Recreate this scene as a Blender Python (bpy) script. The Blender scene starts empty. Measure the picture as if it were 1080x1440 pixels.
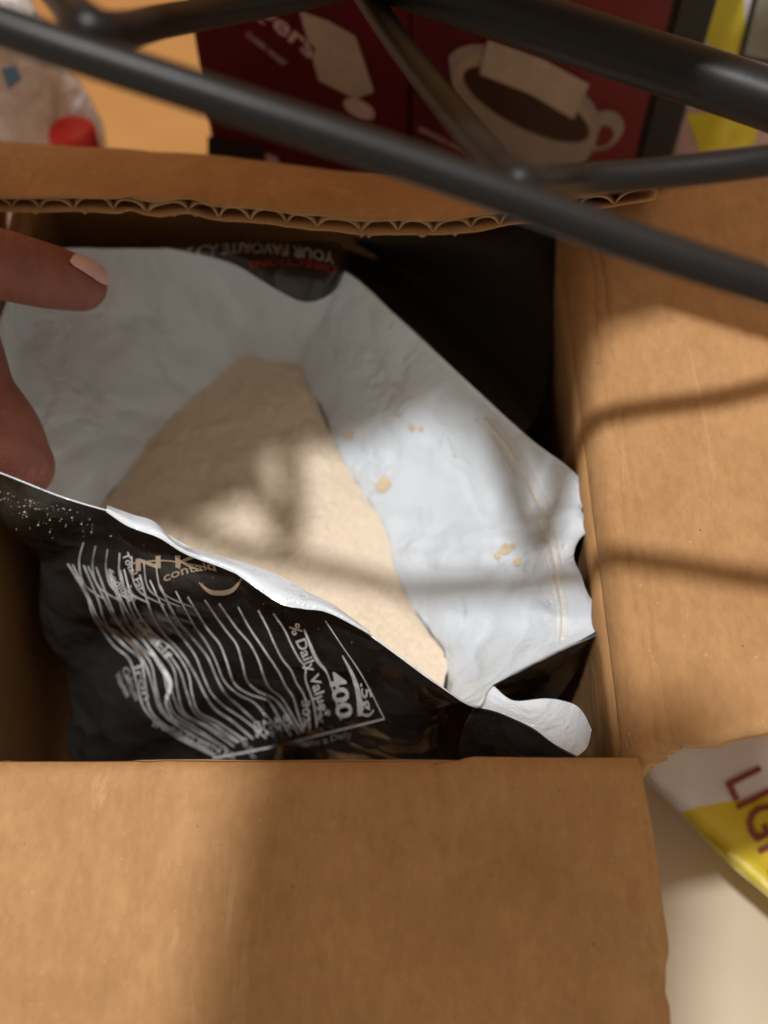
import bpy, bmesh, math, random
import numpy as np
from mathutils import Vector, Matrix, noise
from mathutils.bvhtree import BVHTree
random.seed(4)
S = bpy.context.scene
COL = S.collection

# ---------------------------------------------------------------- camera
TILT = math.radians(32.0)
CAM = Vector((0.0, -0.159, 0.2544))
FPX, CX, CY = 1500.0, 540.0, 720.0           # focal length and centre of the 1080 x 1440 photograph
FWD = Vector((0, math.sin(TILT), -math.cos(TILT)))
UP = Vector((0, math.cos(TILT), math.sin(TILT)))
RT = Vector((1, 0, 0))
cd = bpy.data.cameras.new('camera')
cam = bpy.data.objects.new('camera', cd)
COL.objects.link(cam)
cam.location = CAM
cam.rotation_euler = (TILT, 0, 0)
cd.sensor_width = 36; cd.sensor_fit = 'AUTO'
cd.lens = FPX / 1440 * 36
cd.clip_start = 0.005; cd.clip_end = 50
cd.dof.use_dof = True
cd.dof.focus_distance = 0.280
cd.dof.aperture_fstop = 7.2
S.camera = cam

# ---------------------------------------------------------------- light
w = bpy.data.worlds.new('World'); S.world = w; w.use_nodes = True
bg = w.node_tree.nodes['Background']
bg.inputs[0].default_value = (0.42, 0.355, 0.285, 1)
bg.inputs[1].default_value = 0.96
ld = bpy.data.lights.new('ceiling_bulb', 'AREA')
ld.shape = 'DISK'; ld.size = 0.066; ld.energy = 12.4; ld.color = (1.0, 0.99, 0.985)
lo = bpy.data.objects.new('ceiling_bulb', ld); COL.objects.link(lo)
LAMP = Vector((-0.14, -0.09, 1.2))
lo.location = LAMP
lo.rotation_euler = (Vector((0, 0, 0)) - LAMP).to_track_quat('-Z', 'Y').to_euler()
rd = bpy.data.lights.new('warm_fill', 'AREA')      # added wide warm fill light, stands for no real lamp
rd.shape = 'SQUARE'; rd.size = 0.9; rd.energy = 6.0; rd.color = (1.0, 0.80, 0.58)
ro = bpy.data.objects.new('warm_fill', rd); COL.objects.link(ro)
ro.location = (0.70, 0.85, 1.05)
ro.rotation_euler = (Vector((0, 0, 0)) - ro.location).to_track_quat('-Z', 'Y').to_euler()
S.view_settings.view_transform = 'Standard'
S.view_settings.look = 'None'
S.view_settings.exposure = 0.12
S.view_settings.gamma = 1.0

# ---------------------------------------------------------------- helpers
def ray(px, py):
    return FWD + RT * ((px - CX) / FPX) - UP * ((py - CY) / FPX)
def at(px, py, z):
    d = ray(px, py); return CAM + d * ((z - CAM.z) / d.z)
def at_y(px, py, y):
    d = ray(px, py); return CAM + d * ((y - CAM.y) / d.y)
def at_plane(px, py, p, n):
    d = ray(px, py); return CAM + d * ((p - CAM).dot(n) / d.dot(n))

def mk(name, verts, faces, mat, parent=None, smooth=True, fm=None):
    base = Vector(parent['_w']) if parent is not None and '_w' in parent else Vector((0, 0, 0))
    me = bpy.data.meshes.new(name)
    me.from_pydata([tuple(Vector(v) - base) for v in verts], [], faces)
    mats = mat if isinstance(mat, (list, tuple)) else [mat]
    for m in mats: me.materials.append(m)
    if fm: me.polygons.foreach_set('material_index', fm)
    if smooth: me.polygons.foreach_set('use_smooth', [True] * len(me.polygons))
    me.update()
    o = bpy.data.objects.new(name, me); COL.objects.link(o)
    if parent is not None:
        o.parent = parent; o['_w'] = tuple(base)
    return o
def thing(name, label, cat, loc, group=None):
    o = bpy.data.objects.new(name, None); COL.objects.link(o)
    o.location = loc; o['_w'] = tuple(loc); o['label'] = label; o['category'] = cat
    o.empty_display_size = 0.02
    if group: o['group'] = group
    return o
def tag(o, label, cat, group=None):
    o['label'] = label; o['category'] = cat
    if group: o['group'] = group
    return o

def grid_faces(nu, nv, off=0, close_u=False):
    F = []
    for i in range(nu if close_u else nu - 1):
        k = (i + 1) % nu
        for j in range(nv - 1):
            F.append((off + i * nv + j, off + k * nv + j, off + k * nv + j + 1, off + i * nv + j + 1))
    return F
def grid_normals(P):
    A = np.array([[tuple(p) for p in r] for r in P])
    du = np.gradient(A, axis=0); dv = np.gradient(A, axis=1)
    n = np.cross(du, dv); n /= (np.linalg.norm(n, axis=2, keepdims=True) + 1e-12)
    return A, n
def sheet(P, th):
    """grid of points -> closed slab of thickness th (grown along the grid normal)"""
    A, n = grid_normals(P)
    nu, nv = A.shape[:2]
    B = A + n * th
    V = [tuple(x) for x in A.reshape(-1, 3)] + [tuple(x) for x in B.reshape(-1, 3)]
    m = nu * nv
    F = [f[::-1] for f in grid_faces(nu, nv)] + grid_faces(nu, nv, m)
    for i in range(nu - 1):
        a, b = i * nv, (i + 1) * nv
        F.append((a, b, b + m, a + m)); a += nv - 1; b += nv - 1
        F.append((b, a, a + m, b + m))
    for j in range(nv - 1):
        a, b = j, j + 1
        F.append((b, a, a + m, b + m)); a += (nu - 1) * nv; b += (nu - 1) * nv
        F.append((a, b, b + m, a + m))
    return V, F
def join(parts):
    V, F = [], []
    for v, f in parts:
        o = len(V); V += list(v); F += [tuple(i + o for i in q) for q in f]
    return V, F
def box(x0, x1, y0, y1, z0, z1):
    V = [(x, y, z) for x in (x0, x1) for y in (y0, y1) for z in (z0, z1)]
    F = [(0, 1, 3, 2), (4, 6, 7, 5), (0, 4, 5, 1), (2, 3, 7, 6), (0, 2, 6, 4), (1, 5, 7, 3)]
    return V, F
def crom(pts, t, closed=False):
    n = len(pts); i = int(math.floor(t)); f = t - i
    def g(k):
        return pts[k % n] if closed else pts[min(max(k, 0), n - 1)]
    p0, p1, p2, p3 = (np.array(g(i + k), float) for k in (-1, 0, 1, 2))
    return 0.5 * (2 * p1 + (p2 - p0) * f + (2 * p0 - 5 * p1 + 4 * p2 - p3) * f * f + (3 * p1 - p0 - 3 * p2 + p3) * f ** 3)
def curve_pts(pts, n):
    m = len(pts) - 1
    return [crom(pts, min(m * k / (n - 1), m - 1e-6)) for k in range(n)]
def tube(path, rad, ns=14, caps=True, squash=None):
    """tapered tube round a list of points; rad is a number or a list"""
    P = [Vector(p) for p in path]; n = len(P)
    R = rad if isinstance(rad, (list, tuple)) else [rad] * n
    V, F = [], []
    up = Vector((0, 0, 1))
    for i, p in enumerate(P):
        t = (P[min(i + 1, n - 1)] - P[max(i - 1, 0)]).normalized()
        a = t.cross(up)
        if a.length < 1e-4: a = t.cross(Vector((0, 1, 0)))
        a.normalize(); b = a.cross(t)
        for k in range(ns):
            an = 2 * math.pi * k / ns
            V.append(tuple(p + a * (math.cos(an) * R[i]) + b * (math.sin(an) * R[i] * (squash or 1))))
    for i in range(n - 1):
        for k in range(ns):
            l = (k + 1) % ns
            F.append((i * ns + k, i * ns + l, (i + 1) * ns + l, (i + 1) * ns + k))
    if caps:
        F.append(tuple(range(ns))[::-1]); F.append(tuple((n - 1) * ns + k for k in range(ns)))
    return V, F
def fbm(p, s, o=3):
    return noise.fractal(Vector(p) * s, 1.0, 2.0, o, noise_basis='PERLIN_ORIGINAL')

# ---------------------------------------------------------------- materials
class NT:
    def __init__(s, name):
        s.m = bpy.data.materials.new(name); s.m.use_nodes = True
        s.t = s.m.node_tree; s.b = s.t.nodes['Principled BSDF']
        s.co = s.t.nodes.new('ShaderNodeTexCoord')
    def n(s, kind, **kw):
        x = s.t.nodes.new(kind)
        for k, v in kw.items():
            if k.startswith('i_'):
                x.inputs[k[2:].replace('_', ' ')].default_value = v
            else: setattr(x, k, v)
        return x
    def l(s, a, b): s.t.links.new(a, b)
    def noise(s, scale, detail=4, rough=0.6, stretch=None, dist=0.0):
        x = s.n('ShaderNodeTexNoise'); x.inputs['Scale'].default_value = scale
        x.inputs['Detail'].default_value = detail; x.inputs['Roughness'].default_value = rough
        x.inputs['Distortion'].default_value = dist
        if stretch:
            mp = s.n('ShaderNodeMapping'); mp.inputs['Scale'].default_value = stretch
            s.l(s.co.outputs['Object'], mp.inputs[0]); s.l(mp.outputs[0], x.inputs['Vector'])
        else: s.l(s.co.outputs['Object'], x.inputs['Vector'])
        return x.outputs['Fac']
    def ramp(s, fac, stops):
        r = s.n('ShaderNodeValToRGB'); e = r.color_ramp.elements
        while len(e) < len(stops): e.new(0.5)
        for q, (p, c) in zip(e, stops):
            q.position = p; q.color = tuple(c) + (1,) if len(c) == 3 else c
        s.l(fac, r.inputs[0]); return r.outputs[0]
    def mix(s, fac, a, b, mode='MIX'):
        x = s.n('ShaderNodeMix', data_type='RGBA', blend_type=mode)
        for v, k in ((fac, 0), (a, 6), (b, 7)):
            if hasattr(v, 'links'): s.l(v, x.inputs[k])
            else: x.inputs[k].default_value = v if k == 0 else (tuple(v) + (1,) if len(v) == 3 else v)
        return x.outputs[2]
    def color(s, c):
        if hasattr(c, 'links'): s.l(c, s.b.inputs['Base Color'])
        else: s.b.inputs['Base Color'].default_value = tuple(c) + (1,)
    def bump(s, h, strength, dist):
        x = s.n('ShaderNodeBump'); x.inputs['Strength'].default_value = strength
        x.inputs['Distance'].default_value = dist
        s.l(h, x.inputs['Height'])
        if s.b.inputs['Normal'].links: s.l(s.b.inputs['Normal'].links[0].from_socket, x.inputs['Normal'])
        s.l(x.outputs[0], s.b.inputs['Normal'])
    def set(s, **kw):
        for k, v in kw.items(): s.b.inputs[k.replace('_', ' ')].default_value = v
        return s
def plain(name, c, rough=0.6, spec=0.4, metal=0.0, var=0.12, vs=120):
    t = NT(name); f = t.noise(vs, 3)
    t.color(t.ramp(f, [(0.3, [x * (1 - var) for x in c]), (0.7, [min(1, x * (1 + var)) for x in c])]))
    t.set(Roughness=rough, Metallic=metal); t.b.inputs['Specular IOR Level'].default_value = spec
    return t.m

def mat_cardboard(name, c=(0.455, 0.252, 0.108), k=1.0):
    t = NT(name)
    c = [x * k for x in c]
    big = t.noise(14, 4, 0.65)
    col = t.ramp(big, [(0.30, [c[0] * .88, c[1] * .86, c[2] * .82]), (0.55, c), (0.78, [c[0] * 1.08, c[1] * 1.09, c[2] * 1.12])])
    fib = t.noise(420, 5, 0.7, (1.0, 0.45, 1.0))
    col = t.mix(t.ramp(fib, [(0.32, (0, 0, 0)), (0.72, (1, 1, 1))]), t.mix(1.0, col, (0.90, 0.885, 0.86), 'MULTIPLY'), t.mix(1.0, col, (1.09, 1.10, 1.12), 'MULTIPLY'))
    fl = t.noise(900, 2, 0.5)
    col = t.mix(t.ramp(fl, [(0.70, (0, 0, 0)), (0.78, (.35, .35, .35))]), col, (0.75, 0.58, 0.38))
    dk = t.noise(520, 1, 0.5)
    mot = t.noise(75, 6, 0.75, (1, .6, 1))
    col = t.mix(t.ramp(mot, [(0.34, (0, 0, 0)), (0.66, (1, 1, 1))]), t.mix(1.0, col, (0.92, 0.90, 0.87), 'MULTIPLY'), t.mix(1.0, col, (1.06, 1.07, 1.09), 'MULTIPLY'))
    col = t.mix(t.ramp(dk, [(0.785, (0, 0, 0)), (0.82, (.5, .65, .65))]), col, (0.14, 0.07, 0.03))
    flute = t.n('ShaderNodeTexWave', wave_type='BANDS', bands_direction='X')
    flute.inputs['Scale'].default_value = 38; flute.inputs['Distortion'].default_value = 1.2
    flute.inputs['Detail'].default_value = 1
    t.l(t.co.outputs['Object'], flute.inputs['Vector'])
    t.color(col); t.set(Roughness=0.72); t.b.inputs['Specular IOR Level'].default_value = 0.28
    scf = t.noise(26, 6, 0.75, (1.0, .22, 1.0), 2.0)
    scm = t.ramp(scf, [(0.60, (0, 0, 0)), (0.635, (.30, .30, .30)), (0.67, (0, 0, 0))])
    t.color(t.mix(scm, col, (0.62, 0.42, 0.24)))
    t.bump(fib, 0.22, 0.0005); t.bump(big, 0.45, 0.004); t.bump(flute.outputs['Fac'], 0.10, 0.001); t.bump(scf, 0.25, 0.003); t.bump(mot, .2, .0015)
    return t.m
M_CARD = mat_cardboard('cardboard')
M_CORE = plain('cardboard_core', (0.40, 0.235, 0.11), 0.85, 0.15, vs=400)
M_FIBRE = plain('torn_fibre', (0.52, 0.35, 0.19), 0.9, 0.1, vs=500)

t = NT('white_lining')
f1 = t.noise(30, 5, 0.6, None, 1.2); f3 = t.noise(60, 5, .7)
def crinkle(t, scale, warp):
    n = t.n('ShaderNodeTexNoise'); n.inputs['Scale'].default_value = scale * .6; n.inputs['Detail'].default_value = 3
    t.l(t.co.outputs['Object'], n.inputs['Vector'])
    mv = t.n('ShaderNodeVectorMath', operation='MULTIPLY_ADD'); t.l(n.outputs['Color'], mv.inputs[0]); mv.inputs[1].default_value = (warp,) * 3
    t.l(t.co.outputs['Object'], mv.inputs[2])
    v = t.n('ShaderNodeTexVoronoi', feature='F1'); v.inputs['Scale'].default_value = scale
    t.l(mv.outputs[0], v.inputs['Vector']); return v.outputs['Distance']
t.color(t.mix(t.ramp(f3, [(0.55, (0, 0, 0)), (0.80, (.45, .45, .45))]), (0.69, 0.755, 0.82), (0.72, 0.69, 0.63)))
t.set(Roughness=0.18); t.b.inputs['Specular IOR Level'].default_value = 0.55
ce = t.n('ShaderNodeTexVoronoi', feature='DISTANCE_TO_EDGE'); ce.inputs['Scale'].default_value = 24
wn = t.n('ShaderNodeTexNoise'); wn.inputs['Scale'].default_value = 16; wn.inputs['Detail'].default_value = 4; t.l(t.co.outputs['Object'], wn.inputs['Vector'])
wm = t.n('ShaderNodeVectorMath', operation='MULTIPLY_ADD'); t.l(wn.outputs['Color'], wm.inputs[0]); wm.inputs[1].default_value = (.09,) * 3
t.l(t.co.outputs['Object'], wm.inputs[2]); t.l(wm.outputs[0], ce.inputs['Vector'])
crease = t.ramp(ce.outputs['Distance'], [(0.0, (0, 0, 0)), (0.10, (.75, .75, .75)), (0.35, (1, 1, 1))])
fine = t.mix(1.0, t.ramp(t.noise(30, 3, .6), [(.50, (0, 0, 0)), (.62, (1, 1, 1))]), t.ramp(t.noise(210, 3, .5, (1, 1, .5), 1.2), [(.3, (0, 0, 0)), (.75, (1, 1, 1))]), 'MULTIPLY')
t.bump(f1, 0.38, 0.004); t.bump(crease, 0.32, 0.0015); t.bump(fine, 0.6, 0.0014)
M_WHITE = t.m
t = NT('black_film')
f1 = t.noise(40, 5, 0.6, None, 0.6); f2 = t.noise(700, 3, 0.6); f3 = t.noise(35, 4, .7)
dust = t.mix(1.0, t.ramp(f2, [(0.64, (0, 0, 0)), (0.76, (1, 1, 1))]), t.ramp(f3, [(0.48, (0, 0, 0)), (0.72, (.5, .5, .5))]), 'MULTIPLY')
t.color(t.mix(dust, (0.020, 0.019, 0.018), (0.22, 0.19, 0.16)))
t.set(Roughness=0.25); t.b.inputs['Specular IOR Level'].default_value = 0.6
t.bump(f1, 0.4, 0.003); t.bump(crinkle(t, 50, .04), 0.55, 0.006)
M_BLACK = t.m
t = NT('tan_powder')
f1 = t.noise(60, 6, 0.65); f2 = t.noise(600, 4, 0.7); f3 = t.noise(22, 3)
t.color(t.mix(t.ramp(f2, [(0.35, (0, 0, 0)), (0.7, (1, 1, 1))]), t.ramp(f3, [(0.35, (0.75, 0.61, 0.455)), (0.65, (0.80, 0.665, 0.505))]), (0.87, 0.75, 0.59)))
t.set(Roughness=0.95); t.b.inputs['Specular IOR Level'].default_value = 0.1
t.bump(f1, 0.5, 0.004); t.bump(f2, 0.4, 0.0008)
M_POWDER = t.m
M_MATTE = plain('corner_shade', (0.026, 0.018, 0.013), 0.85, 0.12)  # dark tone painted as the shade of the far corner
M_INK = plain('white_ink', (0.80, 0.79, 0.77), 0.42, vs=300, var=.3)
M_INKDIM = plain('grey_ink', (0.46, 0.455, 0.45), 0.45, vs=150, var=.6)
M_INKTAN = plain('tan_ink', (0.42, 0.33, 0.24), 0.42)
M_INKRED = plain('red_ink', (0.28, 0.03, 0.025), 0.42)
M_STAIN = plain('powder_stain', (0.70, 0.57, 0.38), 0.8, .2)
M_ZIP = plain('zip_strip', (0.74, 0.72, 0.66), 0.38)
M_SPECK = plain('powder_grain', (0.72, 0.62, 0.48), 0.9, 0.1)
t = NT('black_coated_wire')
f = t.noise(500, 3); t.color((0.010, 0.009, 0.009)); t.set(Roughness=0.44)
t.b.inputs['Specular IOR Level'].default_value = 0.3
t.bump(f, 0.12, 0.0004); M_WIRE = t.m
t = NT('skin')
f1 = t.noise(60, 4); f2 = t.noise(700, 4, 0.7); f3 = t.noise(900, 2)
c = t.ramp(f1, [(0.3, (0.21, 0.066, 0.045)), (0.7, (0.31, 0.108, 0.078))])
c = t.mix(t.ramp(f3, [(0.70, (0, 0, 0)), (0.80, (.5, .5, .5))]), c, (0.5, 0.36, 0.28))
wv = t.n('ShaderNodeTexWave', wave_type='BANDS', bands_direction='X'); wv.inputs['Scale'].default_value = 60; wv.inputs['Distortion'].default_value = 9; wv.inputs['Detail'].default_value = 3
t.l(t.co.outputs['Object'], wv.inputs['Vector'])
t.color(c); t.set(Roughness=0.46); t.bump(f2, 0.6, 0.0009); t.bump(wv.outputs['Fac'], .22, .0012); t.bump(f1, .3, .002)
t.b.inputs['Subsurface Weight'].default_value = 0.12; t.b.inputs['Subsurface Radius'].default_value = (.004, .0015, .001)
M_SKIN = t.m
M_NAIL = plain('fingernail', (0.76, 0.50, 0.50), 0.3, 0.5)
t = NT('cream_counter')
f1 = t.noise(9, 5, .6); f2 = t.noise(160, 4)
c = t.ramp(f1, [(0.3, (0.60, 0.50, 0.37)), (0.7, (0.68, 0.58, 0.44))])
sc = t.noise(24, 6, 0.7, (1, .35, 1), 1.5)
c = t.mix(t.ramp(sc, [(0.64, (0, 0, 0)), (0.72, (.35, .35, .35))]), c, (0.42, 0.33, 0.23))
t.color(c); t.set(Roughness=0.55); t.bump(f2, .08, .0006); M_COUNTER = t.m
t = NT('orange_wood')
g = t.noise(26, 6, .6, (0.35, 1, 5.0), .4); g2 = t.noise(6, 3)
c = t.ramp(g, [(0.3, (0.47, 0.225, 0.068)), (0.7, (0.58, 0.31, 0.105))])
t.color(t.mix(t.ramp(g2, [(.3, (0, 0, 0)), (.7, (.4, .4, .4))]), c, (0.52, 0.27, 0.09))); t.set(Roughness=0.5); M_WOOD = t.m
M_RED = plain('red_carton_print', (0.09, 0.0045, 0.010), 0.42, vs=30, var=.2)
M_RED2 = plain('bright_red_print', (0.14, 0.005, 0.009), 0.42, vs=30)
M_DARKRED = plain('dark_red_print', (0.08, 0.006, 0.010), 0.45)
M_BLACKP = plain('black_print', (0.016, 0.014, 0.014), 0.4)
M_MUG = plain('mug_print', (0.29, 0.22, 0.185), 0.5)
M_MUGIN = plain('mug_inside_print', (0.36, 0.25, 0.18), 0.5)
M_COFFEE = plain('coffee_print', (0.045, 0.018, 0.012), 0.35)
M_PAPER = plain('tan_paper', (0.42, 0.31, 0.23), 0.7)
M_PINKT = plain('pale_print', (0.55, 0.36, 0.35), 0.5)
M_WHITEP = plain('white_bag_print', (0.66, 0.62, 0.62), 0.4)
M_YELLOW = plain('yellow_bag_print', (0.72, 0.58, 0.03), 0.4)
M_BROWNT = plain('maroon_print', (0.25, 0.055, 0.04), 0.45)
M_GREYP = plain('grey_print', (0.26, 0.25, 0.20), 0.5)
M_REDCAP = plain('red_plastic', (0.80, 0.045, 0.04), 0.35)
M_BLUE = plain('blue_print', (0.10, 0.22, 0.42), 0.4)
t = NT('clear_plastic')
t.set(Roughness=0.12); t.color((0.92, 0.86, 0.84)); t.b.inputs['IOR'].default_value = 1.4
tr = t.n('ShaderNodeBsdfTransparent'); mx = t.n('ShaderNodeMixShader'); mx.inputs[0].default_value = 0.68; t.bump(t.noise(70, 5, .6, None, 1.5), .9, .006)
out = t.t.nodes['Material Output']
t.l(tr.outputs[0], mx.inputs[1]); t.l(t.b.outputs[0], mx.inputs[2]); t.l(mx.outputs[0], out.inputs[0])
M_CLEAR = t.m

# ================================================================ the setting
ZT = -0.168
V, F = box(-1.5, 1.5, -1.2, 0.62, ZT - 0.03, ZT)
o = mk('counter', V, F, M_COUNTER, smooth=False); o['kind'] = 'structure'
V, F = box(-1.5, 1.5, 0.50, 0.52, ZT + 0.002, 0.9)
o = mk('back_wall', V, F, M_WOOD, smooth=False); o['kind'] = 'structure'

V, F = box(-1.2, -0.09, 0.19, 0.499, ZT + .001, ZT + 0.02)
wb = mk('wooden_board', V, F, M_WOOD, smooth=False); tag(wb, 'orange brown wooden board lying behind the open box at the left', 'board')
# ================================================================ cardboard box
XL, XR, YN, YF = -0.128, 0.0635, -0.0735, 0.138
TH = 0.004
bx = thing('cardboard_box', 'open brown corrugated cardboard box with its flaps spread round the black pouch', 'box', ((XL + XR) / 2, (YN + YF) / 2, ZT))
ZB = ZT + 0.0015
def wob(p, a=0.0012, s=22): return a * fbm(p, s, 3)
H_PX = [(-320, 190), (0, 215), (280, 236), (560, 263), (760, 268), (925, 266)]
Hc = curve_pts([tuple(at(x, y, 0.0)) for x, y in H_PX], 60)
# far wall follows the fold of the far flap
P = []
for h in Hc:
    x = min(max(h[0], XL - 0.05), XR + 0.02)
    P.append([(x, h[1] + 0.0006 + wob((x, 0, zz), .0015), zz) for zz in np.linspace(ZB, 0.0, 14)])
P = [r for r in P if XL - 0.002 < r[0][0] < XR + 0.002]
V, F = sheet(P, -TH); mk('wall', V, F, M_CARD, bx)
def vwall(x0, y0, x1, y1, ztop, th, nu=24, nv=14):
    P = []
    for a in np.linspace(0, 1, nu):
        P.append([(x0 + (x1 - x0) * a + wob((a * .2, x0, z), .001), y0 + (y1 - y0) * a + wob((a * .2, y0 + 3, z), .001), z) for z in np.linspace(ZB, ztop, nv)])
    V, F = sheet(P, th); return mk('wall', V, F, M_CARD, bx)
vwall(XL, YN, XL, Hc[0][1] - .0015, -0.003, TH)
vwall(XL + .0005, YN, XR - .001, YN, -0.0062, -TH)
vwall(XR, YN + .0015, XR, 0.128, -0.0057, -TH)
V, F = box(XL + .001, XR - .001, YN + .001, 0.130, ZB - .001, ZB + .002); mk('bottom', V, F, M_CARD, bx, False)

# far flap: two liners with fluting between, leaning over the opening
E_PX = [(-320, 296, .030), (0, 296, .032), (120, 299, .033), (225, 302, .034), (262, 296, .036), (300, 306, .034), (400, 318, .034), (520, 330, .034), (640, 326, .035), (760, 312, .040), (860, 292, .045), (921, 281, .047)]
Ec = curve_pts([tuple(at(x, y, z)) for x, y, z in E_PX], 60)
def even(c):
    c = np.array(c); xs = np.linspace(c[0, 0], c[-1, 0], len(c))
    return [np.array((x, np.interp(x, c[:, 0], c[:, 1]), np.interp(x, c[:, 0], c[:, 2]))) for x in xs]
Ec = even(Ec); Hc = even(Hc)
def far_surface(a, b, jag=0.0):
    h = crom(Hc, min(a * 59, 58.999)); e = crom(Ec, min(a * 59, 58.999))
    p = h + (e - h) * b
    p[2] += 0.004 * math.sin(math.pi * b) + 0.0012 * fbm((p[0], p[1], 1.3), 26, 3)
    if b > 0.97: p[1] += jag
    return p
NU, NV = 260, 16
G = [[far_surface(i / (NU - 1), j / (NV - 1)) for j in range(NV)] for i in range(NU)]
A, N = grid_normals(G)
if N[NU // 2, NV // 2, 2] < 0: N = -N
GAP, LIN = 0.0044, 0.0004
ff = thing('flap', '', '', (0, 0, 0)); del ff['label'], ff['category']; 
bpy.data.objects.remove(ff)
jl = [0.0014 * fbm((i * .07, 0, 0), 1.0, 5) + (0.0018 if random.random() < .04 else 0) for i in range(NU)]
jt = [0.0007 * fbm((i * .06, 5, 0), 1.0, 3) for i in range(NU)]
def liner(off, jit):
    L = A + N * off
    d = A[:, -1] - A[:, -2]; d /= np.linalg.norm(d, axis=1, keepdims=True)
    for i in range(NU):
        L[i, -1] += d[i] * jit[i]
        px_bump = math.exp(-((i / NU - 0.42) / 0.010) ** 2)
        L[i, -1, 2] += 0.0012 * px_bump
    return L
top = liner(GAP, jt); low = liner(0, [j + .0006 for j in jl])
Vt, Ft = sheet(top.tolist(), LIN); Vb, Fb = sheet(low.tolist(), -LIN)
flap = mk('flap', *join([(Vt, Ft)]), M_CARD, bx)
flap['label'] = 'far flap standing up towards the rack with its fluted raw edge showing'
mk('liner', Vb, Fb, M_CARD, flap)
# fluting: a sine ribbon that runs the depth of the flap
seg = [0]
NW = 25
fl = []
NS = NW * 22
for k in range(NS + 1):
    a = k / NS
    ph = a * NW * 2 * math.pi + 0.7 * math.sin(a * 23) + .5 * math.sin(a * 61)
    hh = abs(math.sin(ph / 2 + .22 * math.sin(ph))) ** .75
    amp = -.46 + (.80 + .08 * math.sin(a * 37)) * hh
    row = []
    for b in (0.15, 0.6, 0.9, 0.985 + 0.008 * math.sin(a * 61)):
        i0 = min(a * (NU - 1), NU - 1.001); j0 = b * (NV - 1)
        i, j = int(i0), min(int(j0), NV - 2); fi, fj = i0 - i, j0 - j
        q = (A[i, j] * (1 - fi) * (1 - fj) + A[i + 1, j] * fi * (1 - fj) + A[i, j + 1] * (1 - fi) * fj + A[i + 1, j + 1] * fi * fj)
        row.append(tuple(q + N[i, j] * (GAP * (0.5 + amp))))
    fl.append(row)
V, F = sheet(fl, 0.0003); mk('fluting', V, F, M_FIBRE, flap)

# right flap: rounded fold then a broad panel rising a little to the right
def right_surface(y, s):
    """s = distance along the sheet from 14 mm below the rim"""
    r = 0.005; arc = r * math.radians(86)
    z0 = -0.0055
    c, n = (XR + r, z0), None
    if s < arc:
        a = s / r
        x, z = XR + r - r * math.cos(a), z0 + r * math.sin(a)
    else:
        a = math.radians(86); d = s - arc
        x = XR + r - r * math.cos(a) + d * math.sin(a); z = z0 + r * math.sin(a) + d * math.cos(a)
        z += 0.0015 * d / .1
    z += 0.0011 * fbm((x, y, 7), 30, 3)
    # score lines pressed along the fold
    g = 0.0017 * math.exp(-((s - 0.0066 - .0005 * math.sin(y * 90)) / 0.0006) ** 2) + 0.0016 * math.exp(-((s - 0.0098 - .0004 * math.sin(y * 70 + 1)) / 0.0006) ** 2)
    x += g * 0.6; z -= g
    return (x, y, z)
P = []
sl = list(np.linspace(0, 0.0165, 40)) + list(np.linspace(0.0175, 0.12, 30))
NY = 70
for i in range(NY):
    a = i / (NY - 1); row = []
    for s in sl:
        y0 = -0.0745 + 0.0055 * min(1, max(0, (s - 0.003) / 0.008)) + 0.18 * max(0, s - 0.018) + 0.0009 * fbm((s * 2, 1, 1), 60, 3)
        y1 = 0.124 + 0.10 * max(0, s - 0.02)
        row.append(right_surface(y0 + (y1 - y0) * a, s))
    P.append(row)
V, F = sheet(P, -TH * .9); rf = mk('flap', V, F, M_CARD, bx)
rf['label'] = 'broad right flap folded outwards with scored crease'

# near flap: folded towards the viewer, drooping a little
edge_px = [(893, 1075), (900, 1110), (911, 1170), (923, 1250), (932, 1330), (940, 1440), (950, 1580)]
def near_z(y):
    d = max(0, YN - y); return -0.0008 - 0.10 * d - 0.6 * d * d
edge = []
for x, y in edge_px:
    z = -0.001
    for _ in range(6):
        p = at(x, y, z); z = near_z(p.y)
    edge.append(tuple(p))
EDGE = np.polyfit([e[1] for e in edge], [e[0] for e in edge], 3)
def near_surface(a, b):
    y = YN + 0.0005 - 0.118 * b
    ex = float(np.polyval(EDGE, y))
    ex += 0.00025 * fbm((y, 2, 0), 90, 4)
    x = -0.132 + (ex + 0.132) * a
    z = near_z(y) + 0.0011 * fbm((x, y, 3), 18, 3)
    # diagonal crease and two soft vertical dents
    c0, c1 = at(650, 1095, 0), at(890, 1320, 0)
    d = (Vector((x, y)) - c0.xy).dot(Vector((-(c1 - c0).y, (c1 - c0).x)).normalized())
    z += 0.0016 * max(-1, min(1, d / 0.003))
    z -= 0.0008 * math.exp(-((x + 0.056 + .002 * math.sin(y * 60)) / 0.0022) ** 2)
    z -= 0.0006 * math.exp(-((x - 0.012) / 0.003) ** 2)
    z -= 0.0022 * math.exp(-(b / 0.015) ** 2)
    return (x, y, z)
P = [[near_surface(i / 150, (j / 70) ** 1.4) for j in range(71)] for i in range(151)]
V, F = sheet(P, -TH * .9); nf = mk('flap', V, F, M_CARD, bx)
nf['label'] = 'near flap folded towards the viewer, half in shadow'
# left flap hangs outside, beyond the hand
P = [[(XL - .0045 - 0.02 * math.sin(b * 1.2), -0.07 + 0.205 * a, -0.004 - 0.085 * b) for b in np.linspace(0, 1, 8)] for a in np.linspace(0, 1, 14)]
V, F = sheet(P, TH); mk('flap', V, F, M_CARD, bx)
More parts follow.
